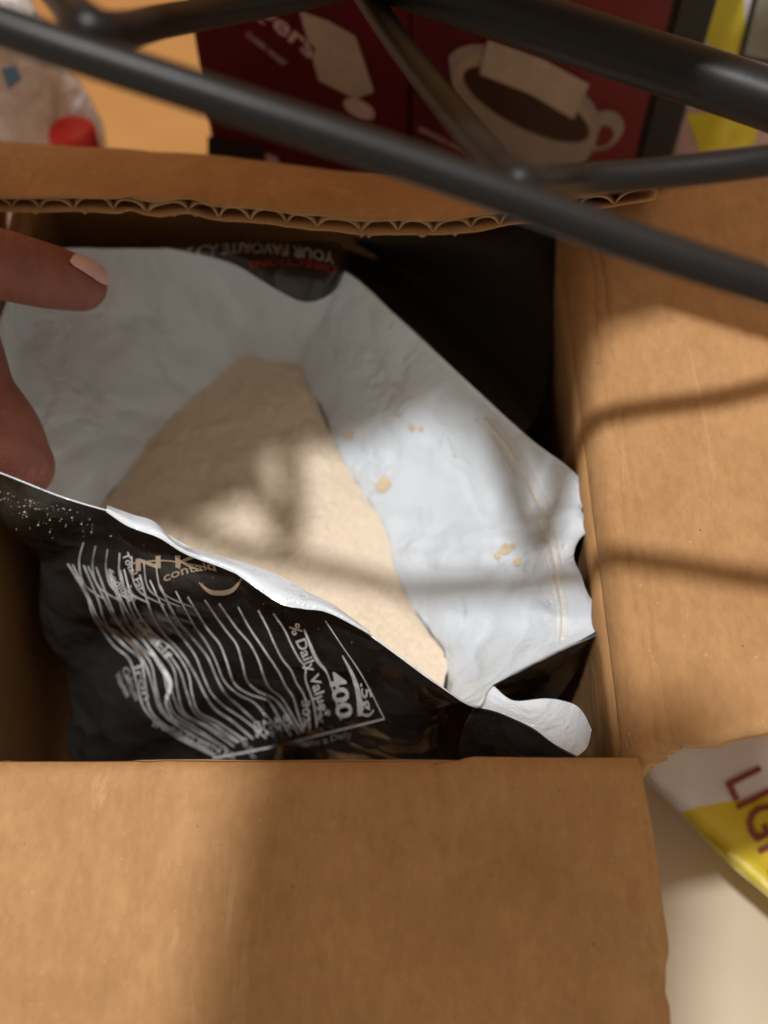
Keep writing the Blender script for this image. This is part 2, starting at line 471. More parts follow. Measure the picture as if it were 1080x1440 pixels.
# torn corner between the near and the right flap
parts = []
for k in range(150):
    p = at(random.uniform(880, 916), random.uniform(1035, 1080), random.uniform(-0.013, -0.002))
    L = random.uniform(.0015, .0045); an = random.uniform(0.6, 2.6)
    d = Vector((math.cos(an) * L * .5, math.sin(an) * L, random.uniform(-.002, .002)))
    wv = Vector((random.uniform(-1, 1), random.uniform(-1, 1), random.uniform(-.4, 1))).normalized() * random.uniform(.0001, .00035)
    m = p + d * .5 + Vector((0, 0, random.uniform(0, .0012)))
    q = [p - wv, p + wv, m + wv * 1.2, p + d + wv * .3, p + d - wv * .3, m - wv * 1.2]
    parts.append(([tuple(v) for v in q], [(0, 1, 2, 5), (5, 2, 3, 4)]))
V, F = join(parts); mk('torn_corner', V, F, M_FIBRE, bx, False)
P = []
for i in range(24):
    a = i / 23; row = []
    for j in range(12):
        b = j / 11
        p = at(878 + 34 * b, 1040 + 36 * a + 6 * b * a, -0.010 + 0.006 * b) + Vector((0, 0, .0018 * fbm((a, b, 1), 4.0, 4) + .002 * math.sin(a * 3)))
        row.append(tuple(p))
    P.append(row)
V, F = sheet(P, -.0012); mk('torn_paper', V, F, M_FIBRE, bx)

# ================================================================ pouch
pouch = thing('mix_pouch', 'torn open black printed pouch with shiny white lining standing in the cardboard box', 'pouch', (-0.03, 0.02, ZT + .004))
ZP = -0.056
# rim x, y, z   |  powder-level x, y, z  (photograph pixels at real heights)
LOOP = [
 (-120, 590, .002, 175, 672, ZP), (-95, 500, .000, 212, 617, ZP), (-40, 395, -.006, 255, 575, ZP), (60, 353, -.010, 296, 538, ZP),
 (170, 350, -.012, 325, 511, ZP), (280, 350, -.012, 343, 500, ZP), (390, 353, -.012, 378, 507, ZP), (483, 381, -.012, 418, 515, ZP),
 (560, 447, -.015, 440, 556, ZP), (640, 521, -.018, 468, 618, ZP), (740, 613, -.018, 503, 682, ZP), (795, 654, -.016, 530, 722, ZP),
 (829, 688, -.014, 540, 742, ZP), (831, 702, -.014, 543, 752, ZP), (817, 718, -.014, 546, 762, ZP), (836, 738, -.014, 549, 772, ZP), (814, 760, -.015, 552, 782, ZP),
 (807, 784, -.015, 556, 794, ZP), (817, 808, -.016, 562, 812, ZP), (827, 836, -.016, 569, 832, ZP), (855, 879, -.017, 580, 858, ZP), (775, 921, -.020, 600, 886, ZP),
 (695, 964, -.026, 622, 916, ZP), (672, 994, -.022, 612, 936, ZP), (615, 962, -.017, 600, 1000, ZP), (560, 922, -.013, 560, 1015, ZP), (510, 886, -.010, 500, 995, ZP),
 (460, 853, -.007, 440, 968, ZP), (400, 828, -.005, 380, 945, ZP), (345, 803, -.003, 325, 925, ZP), (260, 768, 0.0, 250, 900, ZP), (200, 735, .001, 195, 880, ZP), (100, 702, .002, 130, 858, ZP),
 (0, 666, .003, 85, 822, ZP), (-75, 645, .003, 120, 745, ZP)]
RIM = [tuple(at(a, b, c)) for a, b, c, *_ in LOOP]
MID = [tuple(at(d, e, f)) for *_, d, e, f in LOOP]
cen = np.mean([m for m in MID], axis=0)
NL = len(LOOP); PER = 12
front_w = []
rows = []
for i in range(NL * PER):
    t_ = i / PER
    r, m = crom(RIM, t_, True), crom(MID, t_, True)
    # is this piece of the film the front panel?
    fr = 1.0 if 23.2 < t_ < 33.6 else max(0.0, 1 - min(abs(t_ - 23.2), abs(t_ - 33.6)) / 0.9)
    rows.append((r, m, fr, t_))
NR1, NR2 = 30, 22
FILM = []
for r, m, fr, t_ in rows:
    row = []
    for j in range(NR1):
        b = j / (NR1 - 1)
        p = r + (m - r) * b
        q1 = math.sin(math.pi / 2 * b)
        out = np.array([m[0] - cen[0], m[1] - cen[1], 0]); out /= np.linalg.norm(out) + 1e-9
        bul = math.sin(math.pi * b)
        p = p + out * (0.005 * q1 * fr) - np.array([0, 0, 0.003]) * bul * (1 - fr)
        row.append(p)
    lowp = cen + (m - cen) * (1.0 if 19.5 < t_ < 24 else (1.55 if t_ > 28.5 else 1.12))
    if t_ > 28 and t_ < 34: lowp = np.array([max(lowp[0], -.104), YN + .010, 0])
    lowp = np.array([min(max(lowp[0], -.108), .036), min(max(lowp[1], YN + .007), 0.118), ZT + .008])
    for j in range(1, NR2):
        b = j / (NR2 - 1)
        p = m + (lowp - m) * b
        out = np.array([m[0] - cen[0], m[1] - cen[1], 0]); out /= np.linalg.norm(out) + 1e-9
        p = p + out * (0.004 * math.sin(math.pi * b) * (1 - fr) + 0.005 * math.cos(math.pi / 2 * b) * fr)
        p[0] = min(max(p[0], XL + .004), XR - .004); p[1] = max(p[1], YN + .005)
        row.append(p)
    FILM.append(row)
A = np.array(FILM); nu, nv = A.shape[:2]
# close the loop for the normals
ext = np.concatenate([A[-2:], A, A[:2]], axis=0)
_, Nn = grid_normals(ext.tolist()); Nn = Nn[2:-2]
test = (A - cen); test[:, :, 2] = 0
if np.mean(np.sum(Nn * test, axis=2)) < 0: Nn = -Nn
# creases and folds in the film
for i in range(nu):
    fr, t_ = rows[i][2], rows[i][3]
    for j in range(nv):
        p = A[i, j]; b = j / (NR1 - 1)
        e = min(1.0, b * 4 + 0.12)
        d = 0.0021 * fbm(p, 30, 4) * (1 - .45 * fr) * (.45 if 24 < t_ < 28 else 1)
        rdg = 1 - abs(fbm((p[0] + .3, p[1], p[2] * .7), 40, 2)) * 2.4
        d += (0.0013 - 0.0006 * fr) * max(0, rdg) ** 2 * (.2 if 23.5 < t_ < 28 else 1)
        if fr > 0:
            # deep folds that run across the front panel
            q_ = p[0] * 0.8 - p[2] * 0.9 + .006 * fbm(p, 18, 2)
            d += fr * (0.0019 + .0011 * min(1, max(0, t_ - 28.5))) * math.sin(q_ * 150) * min(1, max(0.0, (t_ - 27) / 2.5))
        A[i, j] = p + Nn[i, j] * d * e
        A[i, j, 1] = max(A[i, j, 1], YN + .003)
        A[i, j, 0] = max(A[i, j, 0], XL + .005)
ext = np.concatenate([A[-2:], A, A[:2]], axis=0)
_, Nn = grid_normals(ext.tolist()); Nn = Nn[2:-2]
if np.mean(np.sum(Nn * test, axis=2)) < 0: Nn = -Nn
outer = A + Nn * 0.00018; inner = A - Nn * 0.00018
inner[:, 0] += (A[:, 0] - A[:, 1]) / (np.linalg.norm(A[:, 0] - A[:, 1], axis=1, keepdims=True) + 1e-9) * 0.0002
Fc = grid_faces(nu, nv, 0, True)
bottom_ring = tuple(i * nv + nv - 1 for i in range(nu))
Vo = [tuple(v) for v in outer.reshape(-1, 3)]
mk('printed_film', Vo, Fc + [bottom_ring], M_BLACK, pouch)
Vi = [tuple(v) for v in inner.reshape(-1, 3)]
k0 = len(Vi)
Vi2 = Vi + [tuple(outer[i, 0]) for i in range(nu)]
Fi = Fc + [(i * nv, ((i + 1) % nu) * nv, k0 + (i + 1) % nu, k0 + i) for i in range(nu)]
mk('white_lining', Vi2, Fi, M_WHITE, pouch)
BV_OUT = BVHTree.FromPolygons(Vo, Fc)
BV_IN = BVHTree.FromPolygons(Vi, Fc)

def patch(px_rows, name, mats, parent, n=40, mrows=14, th=.0003, wrinkle=.0006):
    """film patch lofted between lines of (px, py, z)"""
    Lc = [curve_pts([tuple(at(*q)) for q in r], n) for r in px_rows]
    G = []
    for i in range(n):
        col = [Lc[k][i] for k in range(len(Lc))]
        cc = curve_pts(col, mrows) if len(col) > 2 else [col[0] + (col[1] - col[0]) * b for b in np.linspace(0, 1, mrows)]
        G.append([np.array(c) + np.array((0, 0, wrinkle * fbm(c, 60, 3))) for c in cc])
    A_, N_ = grid_normals(G)
    flip = 1 if N_[n // 2, mrows // 2, 2] > 0 else -1
    F_ = grid_faces(n, mrows)
    a = [tuple(v) for v in (A_ + N_ * flip * th / 2).reshape(-1, 3)]
    b = [tuple(v) for v in (A_ - N_ * flip * th / 2).reshape(-1, 3)]
    m_ = len(a)
    V = a + b; F = F_ + [tuple(i + m_ for i in f) for f in F_]
    fm = [0] * len(F_) + [1] * len(F_)
    o = mk(name, V, F, mats, parent, True, fm)
    return o, BVHTree.FromPolygons(a, F_)
# folded lip with upside-down print at the far side
lip, BV_LIP = patch([[(225, 344, -.010), (290, 342, -.009), (380, 338, -.008), (450, 338, -.007), (480, 345, -.008), (486, 372, -.010)],
                     [(235, 347, -.008), (320, 358, -.006), (390, 372, -.005), (440, 378, -.004), (470, 376, -.005), (487, 378, -.009)],
                     [(245, 350, -.010), (325, 371, -.009), (390, 408, -.010), (432, 425, -.011), (468, 410, -.011), (484, 383, -.011)]],
                    'folded_lip', [M_BLACK, M_WHITE], pouch, 50, 14)
# dark outside of the gusset below the serrated end
patch([[(693, 964, -.025), (740, 941, -.022), (800, 910, -.019), (856, 879, -.0168)],
       [(697, 972, -.035), (735, 968, -.040), (785, 945, -.035), (836, 902, -.028)],
       [(700, 982, -.045), (735, 990, -.050), (775, 990, -.050), (815, 935, -.040)]],
      'gusset', [M_BLACK, M_WHITE], pouch)
# dark sheet added in place of the shade in the far corner
patch([[(478, 372, -.0145), (562, 446, -.018), (642, 520, -.021), (705, 580, -.021), (738, 609, -.020)],
       [(495, 345, -.035), (590, 400, -.038), (685, 470, -.040), (738, 530, -.040), (757, 575, -.032)],
       [(505, 335, at_y(505, 335, .112).z), (640, 348, at_y(640, 348, .112).z), (742, 380, at_y(742, 380, .106).z), (780, 440, at_y(780, 440, .098).z), (779, 505, -.036)],
       [(510, 300, at_y(510, 300, .121).z), (640, 312, at_y(640, 312, .121).z), (768, 320, at_y(768, 320, .119).z), (798, 372, at_y(798, 372, .112).z), (799, 425, at_y(799, 425, .098).z)]],
      'corner_shade_sheet', [M_MATTE, M_WHITE], pouch, 40, 24, .0003, .002)
# torn tab that curls outwards
patch([[(668, 994, -.0235), (705, 1004, -.0240), (745, 1022, -.0230), (780, 1047, -.0200), (812, 1064, -.0165)],
       [(680, 981, -.0255), (715, 995, -.0265), (757, 1003, -.0255), (798, 1022, -.0205), (827, 1050, -.0150)],
       [(694, 965, -.0262), (722, 985, -.0270), (768, 983, -.0255), (812, 994, -.0185), (833, 1026, -.0130)]],
      'torn_tab', [M_WHITE, M_BLACK], pouch, 40, 16, .0003, .0009)
# black skin below the tab
patch([[(668, 995, -.0240), (705, 1005, -.0246), (745, 1023, -.0236), (780, 1048, -.0206), (812, 1065, -.0171)],
       [(650, 1030, -.040), (690, 1040, -.038), (730, 1055, -.034), (770, 1075, -.030), (800, 1090, -.026)],
       [(640, 1090, -.070), (680, 1095, -.066), (720, 1100, -.060), (760, 1110, -.055), (790, 1120, -.05)]],
      'film_fold', [M_BLACK, M_WHITE], pouch, 40, 16, .0003, .001)
# rolled white lip along the front tear
up_ = [(150, 711), (185, 724), (216, 734), (250, 764), (300, 780), (350, 794), (395, 812), (432, 832), (470, 852), (520, 889)]
lo_ = [(150, 720), (182, 741), (225, 757), (262, 779), (322, 802), (340, 812), (392, 848), (425, 856), (462, 862), (520, 892)]
def rz(x): return float(np.interp(x, [100, 200, 260, 345, 400, 460, 510, 560], [.002, .001, 0, -.003, -.005, -.007, -.010, -.013]))
patch([[(x, y, rz(x) + .0004) for x, y in up_],
       [((a + c) / 2, (b + d) / 2 , rz((a + c) / 2) + .0030) for (a, b), (c, d) in zip(up_, lo_)],
       [(x, y, rz(x) + .0026) for x, y in lo_]], 'rolled_lip', [M_WHITE, M_BLACK], pouch, 90, 10, .0003, .0005)

# ---- print on the film: flat ink laid on the surface
def proj(bv, px, py, lift=.00025):
    d = ray(px, py).normalized()
    h = bv.ray_cast(CAM, d)
    if h[0] is None: return None
    n = h[1] if h[1].dot(d) < 0 else -h[1]
    return h[0] + n * lift - d * lift
def ink(polys):
    """polys: list of (bvh, [(px,py)...], faces) -> mesh on the surface"""
    V, F = [], []
    for bv, pts, faces in polys:
        q = [proj(bv, *p) for p in pts]
        o = len(V); V += [tuple(v) if v is not None else (0, 0, -1) for v in q]
        for f in faces:
            if all(q[i] is not None for i in f):
                zs = [q[i] for i in f]
                if max((a - b).length for a in zs for b in zs) < .008: F.append(tuple(i + o for i in f))
    used = sorted({i for f in F for i in f}); mp = {u: k for k, u in enumerate(used)}
    return [V[u] for u in used], [tuple(mp[i] for i in f) for f in F]
def text2d(s, bold=.012, fine=0):
    cu = bpy.data.curves.new('t', 'FONT'); cu.body = s; cu.size = 1; cu.resolution_u = 3; cu.offset = bold
    ob = bpy.data.objects.new('t', cu); COL.objects.link(ob)
    dg = bpy.context.evaluated_depsgraph_get()
    me = bpy.data.meshes.new_from_object(ob.evaluated_get(dg))
    bm = bmesh.new(); bm.from_mesh(me)
    bmesh.ops.triangulate(bm, faces=bm.faces)
    if fine: bmesh.ops.subdivide_edges(bm, edges=bm.edges[:], cuts=fine, use_grid_fill=True); bmesh.ops.triangulate(bm, faces=bm.faces)
    v = [(x.co.x, x.co.y) for x in bm.verts]; f = [tuple(q.index for q in x.verts) for x in bm.faces]
    bm.free(); bpy.data.objects.remove(ob); bpy.data.curves.remove(cu); bpy.data.meshes.remove(me)
    return v, f
def text_px(s, p0, p1, h, bow=0.0, bold=.012, wave=0.0, shear=0.0, fine=0):
    """text from pixel p0 to p1, cap height h, bowed sideways"""
    v, f = text2d(s, bold, fine)
    wd = max(x for x, y in v); x0 = min(x for x, y in v)
    d = np.array(p1, float) - p0; L = np.linalg.norm(d); d /= L; u = np.array((d[1], -d[0]))
    out = []
    for x, y in v:
        a = (x - x0) / (wd - x0)
        q = np.array(p0, float) + d * (a * L + shear * y * h) + u * (y / .7 * h + bow * math.sin(math.pi * a) + wave * math.sin(a * 9))
        out.append(tuple(q))
    return out, f
def ribbon(pts, wd):
    P = [np.array(p, float) for p in pts]; V, F = [], []
    for i, p in enumerate(P):
        t = P[min(i + 1, len(P) - 1)] - P[max(i - 1, 0)]; t /= np.linalg.norm(t) + 1e-9
        n = np.array((-t[1], t[0])); ww = wd[i] if isinstance(wd, list) else wd
        V += [tuple(p + n * ww / 2), tuple(p - n * ww / 2)]
        if i: F.append((2 * i - 2, 2 * i - 1, 2 * i + 1, 2 * i))
    return V, F
def smooth_px(pts, n=60): return [tuple(c) for c in curve_pts([p + (0,) if len(p) == 2 else p for p in pts], n)]
def sp(pts, n=60): return [(x, y) for x, y, _ in smooth_px(pts, n)]
# rules of the nutrition table: traced right-most and left-most rule, the rest blended between
RA = [(385, 862), (398, 885), (407, 905), (420, 925), (432, 938), (433, 955), (438, 975), (441, 995), (443, 1022)]
RB = [(262, 838), (290, 880), (312, 905), (322, 930), (330, 960), (348, 975), (374, 985), (392, 1008), (412, 1034)]
RC = [(178, 800), (192, 850), (212, 885), (243, 915), (262, 945), (270, 975), (282, 1000), (310, 1015), (345, 1040)]
RD = [(95, 790), (120, 838), (130, 868), (160, 905), (185, 925), (195, 960), (205, 1000), (240, 1030), (300, 1062)]
polys = []; dim = []
def blend(A_, B_, f): return [((1 - f) * a[0] + f * b[0], (1 - f) * a[1] + f * b[1]) for a, b in zip(A_, B_)]
for k in range(6):
    c = blend(RA, RB, k / 5)
    c = [(x + 3 * math.sin(k * 1.7 + i), y) for i, (x, y) in enumerate(c)]
    polys.append((BV_OUT,) + ribbon(sp(c), 2.5))
for k in range(1, 6):
    c = blend(RB, RC, k / 5); c = [(x + 3 * math.sin(k * 2.1 + i), y) for i, (x, y) in enumerate(c)]
    (polys if k % 2 else dim).append((BV_OUT,) + ribbon(sp(c), 2.0 if k % 2 else 3))
for k in range(1, 9):
    c = blend(RC, RD, k / 8); c = [(x + 3 * math.sin(k * 2.4 + i), y + 2 * math.cos(i * k)) for i, (x, y) in enumerate(c)]
    dim.append((BV_OUT,) + ribbon(sp(c), 2.6))
for k in range(7):   # faint rules near the tear, upper left
    c = [(118 + 17 * k, 762 + 5 * k), (112 + 19 * k, 790 + 6 * k), (120 + 20 * k, 822 + 3 * k), (148 + 21 * k, 842 + 2 * k)]
    dim.append((BV_OUT,) + ribbon(sp(c), 2.2))
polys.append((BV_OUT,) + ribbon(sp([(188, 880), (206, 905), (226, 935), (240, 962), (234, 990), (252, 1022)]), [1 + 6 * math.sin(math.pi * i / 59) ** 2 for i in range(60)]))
V, F = ink(polys); mk('table_and_highlight', V, F, M_INK, pouch, False)
V, F = ink(dim); mk('faint_table', V, F, M_INKDIM, pouch, False)
tx = []; 
tx.append((BV_OUT,) + ribbon(sp([(300, 1066), (385, 1049), (460, 1030), (541, 1010)]), 3.0))       # bottom border
tx.append((BV_OUT,) + ribbon(sp([(482, 921), (497, 950), (505, 978), (507, 1006)]), [1.5 + 6 * math.sin(math.pi * i / 59 * .6) for i in range(60)]))
tx.append((BV_OUT,) + ribbon(sp([(458, 872), (480, 905), (510, 950), (541, 1010)]), 1.6))
tx.append((BV_OUT,) + ribbon(sp([(428, 884), (445, 925), (460, 945), (470, 975), (480, 1012)]), [2 + 3 * max(0, math.sin(i / 59 * 6)) for i in range(60)]))
def each(name, mat):
    for q in tx:
        V, F = ink([q])
        if F: mk(name, V, F, mat, pouch, False)
def T(*a, **k): tx.append((BV_OUT,) + text_px(*a, **k))
T('400', (462, 946), (476, 1011), 22, bold=.03)
T('% Daily Value*', (407, 879), (453, 1010), 14, bow=3, bold=.02)
T('.5g)', (507, 960), (513, 1008), 14, bold=.015)
T('12%', (440, 980), (444, 1018), 11, bold=.02)
T('30%', (425, 984), (427, 1022), 11, bold=.02)
T('8%', (398, 1005), (402, 1028), 10); T('4%', (384, 1008), (388, 1031), 10); T('2%', (370, 1012), (374, 1034), 10); T('0%', (356, 1015), (361, 1037), 10)
T('Sugars 1g', (188, 876), (238, 926), 11, bow=2)
each('label_text', M_INK)
tx = []
T('Protein', (178, 826), (188, 845), 8); T('Sodium', (150, 806), (182, 846), 10); T('Total Fat', (172, 780), (196, 832), 10)
T('Calcium', (172, 940), (190, 985), 9); T('Iron', (188, 938), (204, 985), 11); T('Vitamin', (162, 948), (178, 980), 8)
T('contains a Daily', (402, 1054), (496, 1036), 9, wave=1.2)
T('INGREDIENTS', (214, 1020), (330, 1068), 9)
T('Oat Flour', (338, 1040), (356, 1068), 9)
each('small_print', M_INKDIM)
tx = []
T('N K', (192, 803), (282, 800), 17, bow=4, bold=.02); T('contain', (232, 818), (304, 800), 12, bow=4)
tx.append((BV_OUT,) + ribbon(sp([(280, 818), (298, 832), (325, 830), (341, 812)]), [1 + 6 * math.sin(math.pi * i / 59) for i in range(60)]))
tx.append((BV_OUT,) + ribbon(sp([(186, 792), (230, 788), (275, 794), (305, 802)]), 2))
tx.append((BV_OUT,) + ribbon(sp([(132, 873), (160, 885), (185, 905), (205, 930)]), [1 + 1.5 * math.sin(math.pi * i / 59) for i in range(60)]))
each('brand_print', M_INKTAN)
tx = [(BV_LIP,) + text_px('YOUR FAVORITE ADD', (470, 357), (262, 349), 14, bow=-10, bold=.02)]
V, F = ink(tx); mk('lip_text', V, F, M_INKDIM, pouch, False)
tx = [(BV_LIP,) + text_px('DIRECTIONS', (472, 375), (350, 369), 10, bow=-8, bold=.02)]
V, F = ink(tx); mk('lip_heading', V, F, M_INKRED, pouch, False)
# stains and zip strip on the lining
st = []
for x, y, r in [(541, 680, 10), (536, 686, 7), (580, 601, 5), (592, 603, 4), (490, 612, 6), (712, 772, 8), (700, 781, 5), (728, 790, 6), (722, 768, 4), (560, 584, 3), (640, 640, 2), (655, 860, 2)]:
    pts = [(x, y)] + [(x + r * math.cos(a) * (1 + .35 * noise.noise((math.cos(a) + x, math.sin(a), y))), y + r * math.sin(a) * (1 + .35 * noise.noise((math.cos(a), math.sin(a) + x, y)))) for a in np.linspace(0, 2 * math.pi, 14, False)]
    st.append((BV_IN, pts, [(0, 1 + i, 1 + (i + 1) % 14) for i in range(14)]))
for q in st:
    V, F = ink([q])
    if F: mk('powder_stain', V, F, M_STAIN, pouch, False)
zp = []
for dx, wdt in ((0, 4), (14, 9), (27, 3)):
    pts = sp([(668 + dx, 590), (702 + dx, 632), (738 + dx, 695), (762 + dx * .8, 755), (776 + dx * .7, 815), (784 + dx * .6, 862), (782 + dx * .6, 900)], 80)
    V0, F0 = [], []
    q = [proj(BV_IN, x, y, .00005) for x, y in pts]
    q = [p for p in q if p is not None]
    zp.append(tube(q, wdt * .00008, 8))
V, F = join(zp); mk('zip_strip', V, F, M_ZIP, pouch)

# ---- powder inside the pouch
PV, PF = [], []
NA, NRr = NL * 12, 70
cp = np.array(at(430, 750, ZP + .006))
for i in range(NA):
    m = crom(MID, i / 12, True)
    o_ = m - cen; o_[2] = 0
    m = m + o_ / (np.linalg.norm(o_) + 1e-9) * (.0045 if 22.3 < i / 12 < 23.5 else (-.003 if 24 < i / 12 < 34.2 else .0008))
    for j in range(NRr):
        b = j / (NRr - 1)
        p = cp + (m - cp) * b
        p[2] = ZP + 0.006 * (1 - b ** 2) + 0.0012 * fbm((p[0], p[1], 0), 40, 4) * (1 if b < .95 else .4) - 0.0006
        p[2] += (0.0015 * max(0, fbm((p[0], p[1], 4), 110, 4)) + .0012 * max(0, .25 - abs(fbm((p[0], p[1], 9), 55, 3)))) * (1 if b < .97 else .5)
        PV.append(tuple(p))
PF = grid_faces(NA, NRr, 0, True)
o = mk('powder', PV, PF, M_POWDER); tag(o, 'smooth mound of pale tan mix powder filling the open pouch', 'powder')
# loose grains on the front film and rim
gr = []
for k in range(110):
    u_ = random.random(); x = random.gauss(52, 34) if u_ < .75 else random.uniform(80, 520)
    y = np.interp(x, [0, 100, 200, 260, 345, 460, 560], [690, 715, 752, 785, 822, 872, 940]) + random.expovariate(1 / 14.)
    p = proj(BV_OUT, x, y, .0002)
    if p is None: continue
    r = random.uniform(.0001, .00032)
    vv = [p + Vector((random.uniform(-1, 1), random.uniform(-1, 1), random.uniform(-.6, .6))).normalized() * r for _ in range(5)]
    gr.append(([tuple(v) for v in vv], [(0, 1, 2), (0, 2, 3), (0, 3, 4), (0, 4, 1), (1, 2, 4), (2, 3, 4)]))
# dust clinging to the lining just above the powder
for k in range(260):
    t_ = random.uniform(0, 24); m = crom([l[3:5] + (0,) for l in LOOP], t_, True); r_ = crom([l[0:2] + (0,) for l in LOOP], t_, True)
    f = random.expovariate(9.0)
    p = proj(BV_IN, m[0] + (r_[0] - m[0]) * f, m[1] + (r_[1] - m[1]) * f, .0001)
    if p is None: continue
    r = random.uniform(.00008, .00032)
    vv = [p + Vector((random.uniform(-1, 1), random.uniform(-1, 1), random.uniform(-.6, .6))).normalized() * r for _ in range(5)]
    gr.append(([tuple(v) for v in vv], [(0, 1, 2), (0, 2, 3), (0, 3, 4), (0, 4, 1), (1, 2, 4), (2, 3, 4)]))
V, F = join(gr); o = mk('powder_specks', V, F, M_SPECK, None, False); o['kind'] = 'stuff'
tag(o, 'pale specks of powder along the front rim and inside of the pouch', 'powder specks')

# ================================================================ hand
person = thing('person', 'bare hand reaching in from the left, index finger and thumb holding the pouch mouth open', 'person', (-0.32, 0.05, 0.06))
def chain(pts, rads, n=26, sq=1.0):
    c = curve_pts([tuple(p) for p in pts], n)
    m = len(rads) - 1
    R = [float(crom([(r, 0, 0) for r in rads], min(m * k / (n - 1), m - 1e-6))[0]) for k in range(n)]
    # round off both ends
    d0 = (c[0] - c[1]); d0 /= np.linalg.norm(d0); d1 = (c[-1] - c[-2]); d1 /= np.linalg.norm(d1)
    c = [c[0] + d0 * R[0] * q for q in (.98, .8, .45)] + list(c) + [c[-1] + d1 * R[-1] * q for q in (.3, .55, .78, .93, .99)]
    R = [R[0] * q for q in (.2, .6, .9)] + R + [R[-1] * q for q in (.955, .835, .625, .37, .14)]
    return tube(c, R, 20, True, sq)
i0, i1, i2, i3 = at(-330, 300, .052), at(-150, 330, .046), at(10, 374, .036), at(113, 400, .020)
hp = [chain([i0, i1, i2, i3], [.0115, .0105, .0106, .0100, .0095, .0082], 40)]
t0, t1, t2, t3 = Vector((-.200, .000, .045)), at(-130, 440, .030), at(-32, 570, .008), at(27, 655, -.009)
hp.append(chain([t0, t1, t2, t3], [.0150, .0130, .0125,   .0124, .0128, .0106], 40))
pal = Vector((-.232, .065, .062)); wr = Vector((-.305, .045, .075))
for k, (dy, dx, L) in enumerate([(.024, 0.0, 1.0), (.046, -.008, .92), (.066, -.02, .75)]):   # middle, ring, little finger curled outside the box
    kn = Vector(i0) + Vector((dx - .012, dy, -.002))
    hp.append(chain([kn, kn + Vector((.034 * L, .004, .004)), kn + Vector((.046 * L, .006, -.020)), kn + Vector((.032 * L, .006, -.036))], [.0105, .010, .0092, .0075]))
for k, (dy, dx) in enumerate([(0, 0), (.024, -.012), (.046, -.02), (.066, -.032)]):
    kn = Vector(i0) + Vector((dx, dy, -.002))
    hp.append(chain([wr + Vector((0, (k - 1.5) * .012, 0)), (wr + kn) / 2 + Vector((0, 0, .002)), kn], [.018, .0165, .0125]))
hp.append(chain([wr + Vector((.005, -.012, -.004)), Vector((-.235, .01, .052)), t0], [.018, .018, .0150]))
hp.append(chain([wr, wr + Vector((-.1, -.02, .02)), wr + Vector((-.24, -.05, .05))], [.024, .030, .040], 20, .85))
V, F = join(hp)
tmp = mk('body', V, F, M_SKIN, person)
rm = tmp.modifiers.new('r', 'REMESH'); rm.mode = 'VOXEL'; rm.voxel_size = 0.0011
sm = tmp.modifiers.new('s', 'SMOOTH'); sm.factor = .5; sm.iterations = 8
bpy.context.view_layer.update()
dg = bpy.context.evaluated_depsgraph_get()
me = bpy.data.meshes.new_from_object(tmp.evaluated_get(dg))
tmp.modifiers.clear(); tmp.data = me
me.materials.clear(); me.materials.append(M_SKIN)
me.polygons.foreach_set('use_smooth', [True] * len(me.polygons))
bmx = bmesh.new(); bmx.from_mesh(me)
for v in bmx.verts: v.co += Vector(person['_w'])
BV_H = BVHTree.FromBMesh(bmx); bmx.free()
tmp.name = 'hand'
# fingernail on the upper side of the index tip
nb = [(97, 360), (122, 366), (146, 384), (159, 402)]; nl = [(92, 352), (100, 376), (122, 398), (150, 408)]
G = []
for a in np.linspace(0, 1, 18):
    row = []
    for b in np.linspace(0, 1, 12):
        # centre line of nail from cuticle to tip, b across
        cx_ = 99 + 55 * a; cy_ = 364 + 34 * a ** 1.2
        wdt = 17 * math.sqrt(max(0.05, 1 - (2 * a - 1) ** 4 * .75))
        qx = cx_ + (b - .5) * -.62 * wdt * 1.15; qy = cy_ + (b - .5) * .80 * wdt * 1.15
        d = ray(qx, qy).normalized(); h = BV_H.ray_cast(CAM, d)
        row.append(h)
    G.append(row)
nv_, nf_ = [], []
for i, row in enumerate(G):
    for j, h in enumerate(row):
        nv_.append(tuple(h[0] + h[1] * (.0006 + .0005 * (i / 17))) if h[0] is not None else None)
for f in grid_faces(18, 12):
    if all(nv_[i] is not None for i in f) and max((Vector(nv_[a]) - Vector(nv_[b])).length for a in f for b in f) < .006: nf_.append(f)
nv_ = [v if v is not None else (0, 0, 0) for v in nv_]
used = sorted({i for f in nf_ for i in f}); mp = {u: k for k, u in enumerate(used)}
if used:
    no = mk('fingernail', [nv_[u] for u in used], [tuple(mp[i] for i in f) for f in nf_], M_NAIL, tmp)

# ================================================================ wire rack above
rack = thing('wire_rack', 'black coated wire rack with zigzag braced rails hanging over the open box', 'wire rack', tuple(at(735, 268, .125)))
def bar(name, pts, r):
    c = curve_pts([tuple(at(*p)) for p in pts], 60)
    V, F = tube(c, r, 20); return mk(name, V, F, M_WIRE, rack)
bar('rail', [(-500, -140, .158), (-220, -55, .154), (0, 36, .149), (280, 130, .142), (560, 222, .134), (735, 283, .129), (900, 343, .124), (1080, 402, .119), (1400, 505, .110)], .0034)
bar('rail', [(100, -150, .100), (400, -82, .098), (620, -12, .096), (850, 64, .094), (1080, 140, .092), (1500, 290, .088)], .0069)
zz = [(-350, -300, .15), (-120, -170, .155), (60, -30, .126), (118, 30, .146), (165, 44, .140), (230, 30, .118), (330, 12, .106), (480, -20, .098), (560, -60, .094)]
bar('brace', zz, .0034)
zz = [(470, -90, .086), (500, -30, .087), (560, 60, .092), (630, 150, .103), (690, 222, .115), (718, 248, .124), (742, 258, .124), (775, 256, .110), (820, 252, .101), (920, 244, .099), (1080, 226, .100), (1300, 190, .100)]
bar('brace', zz, .0034)
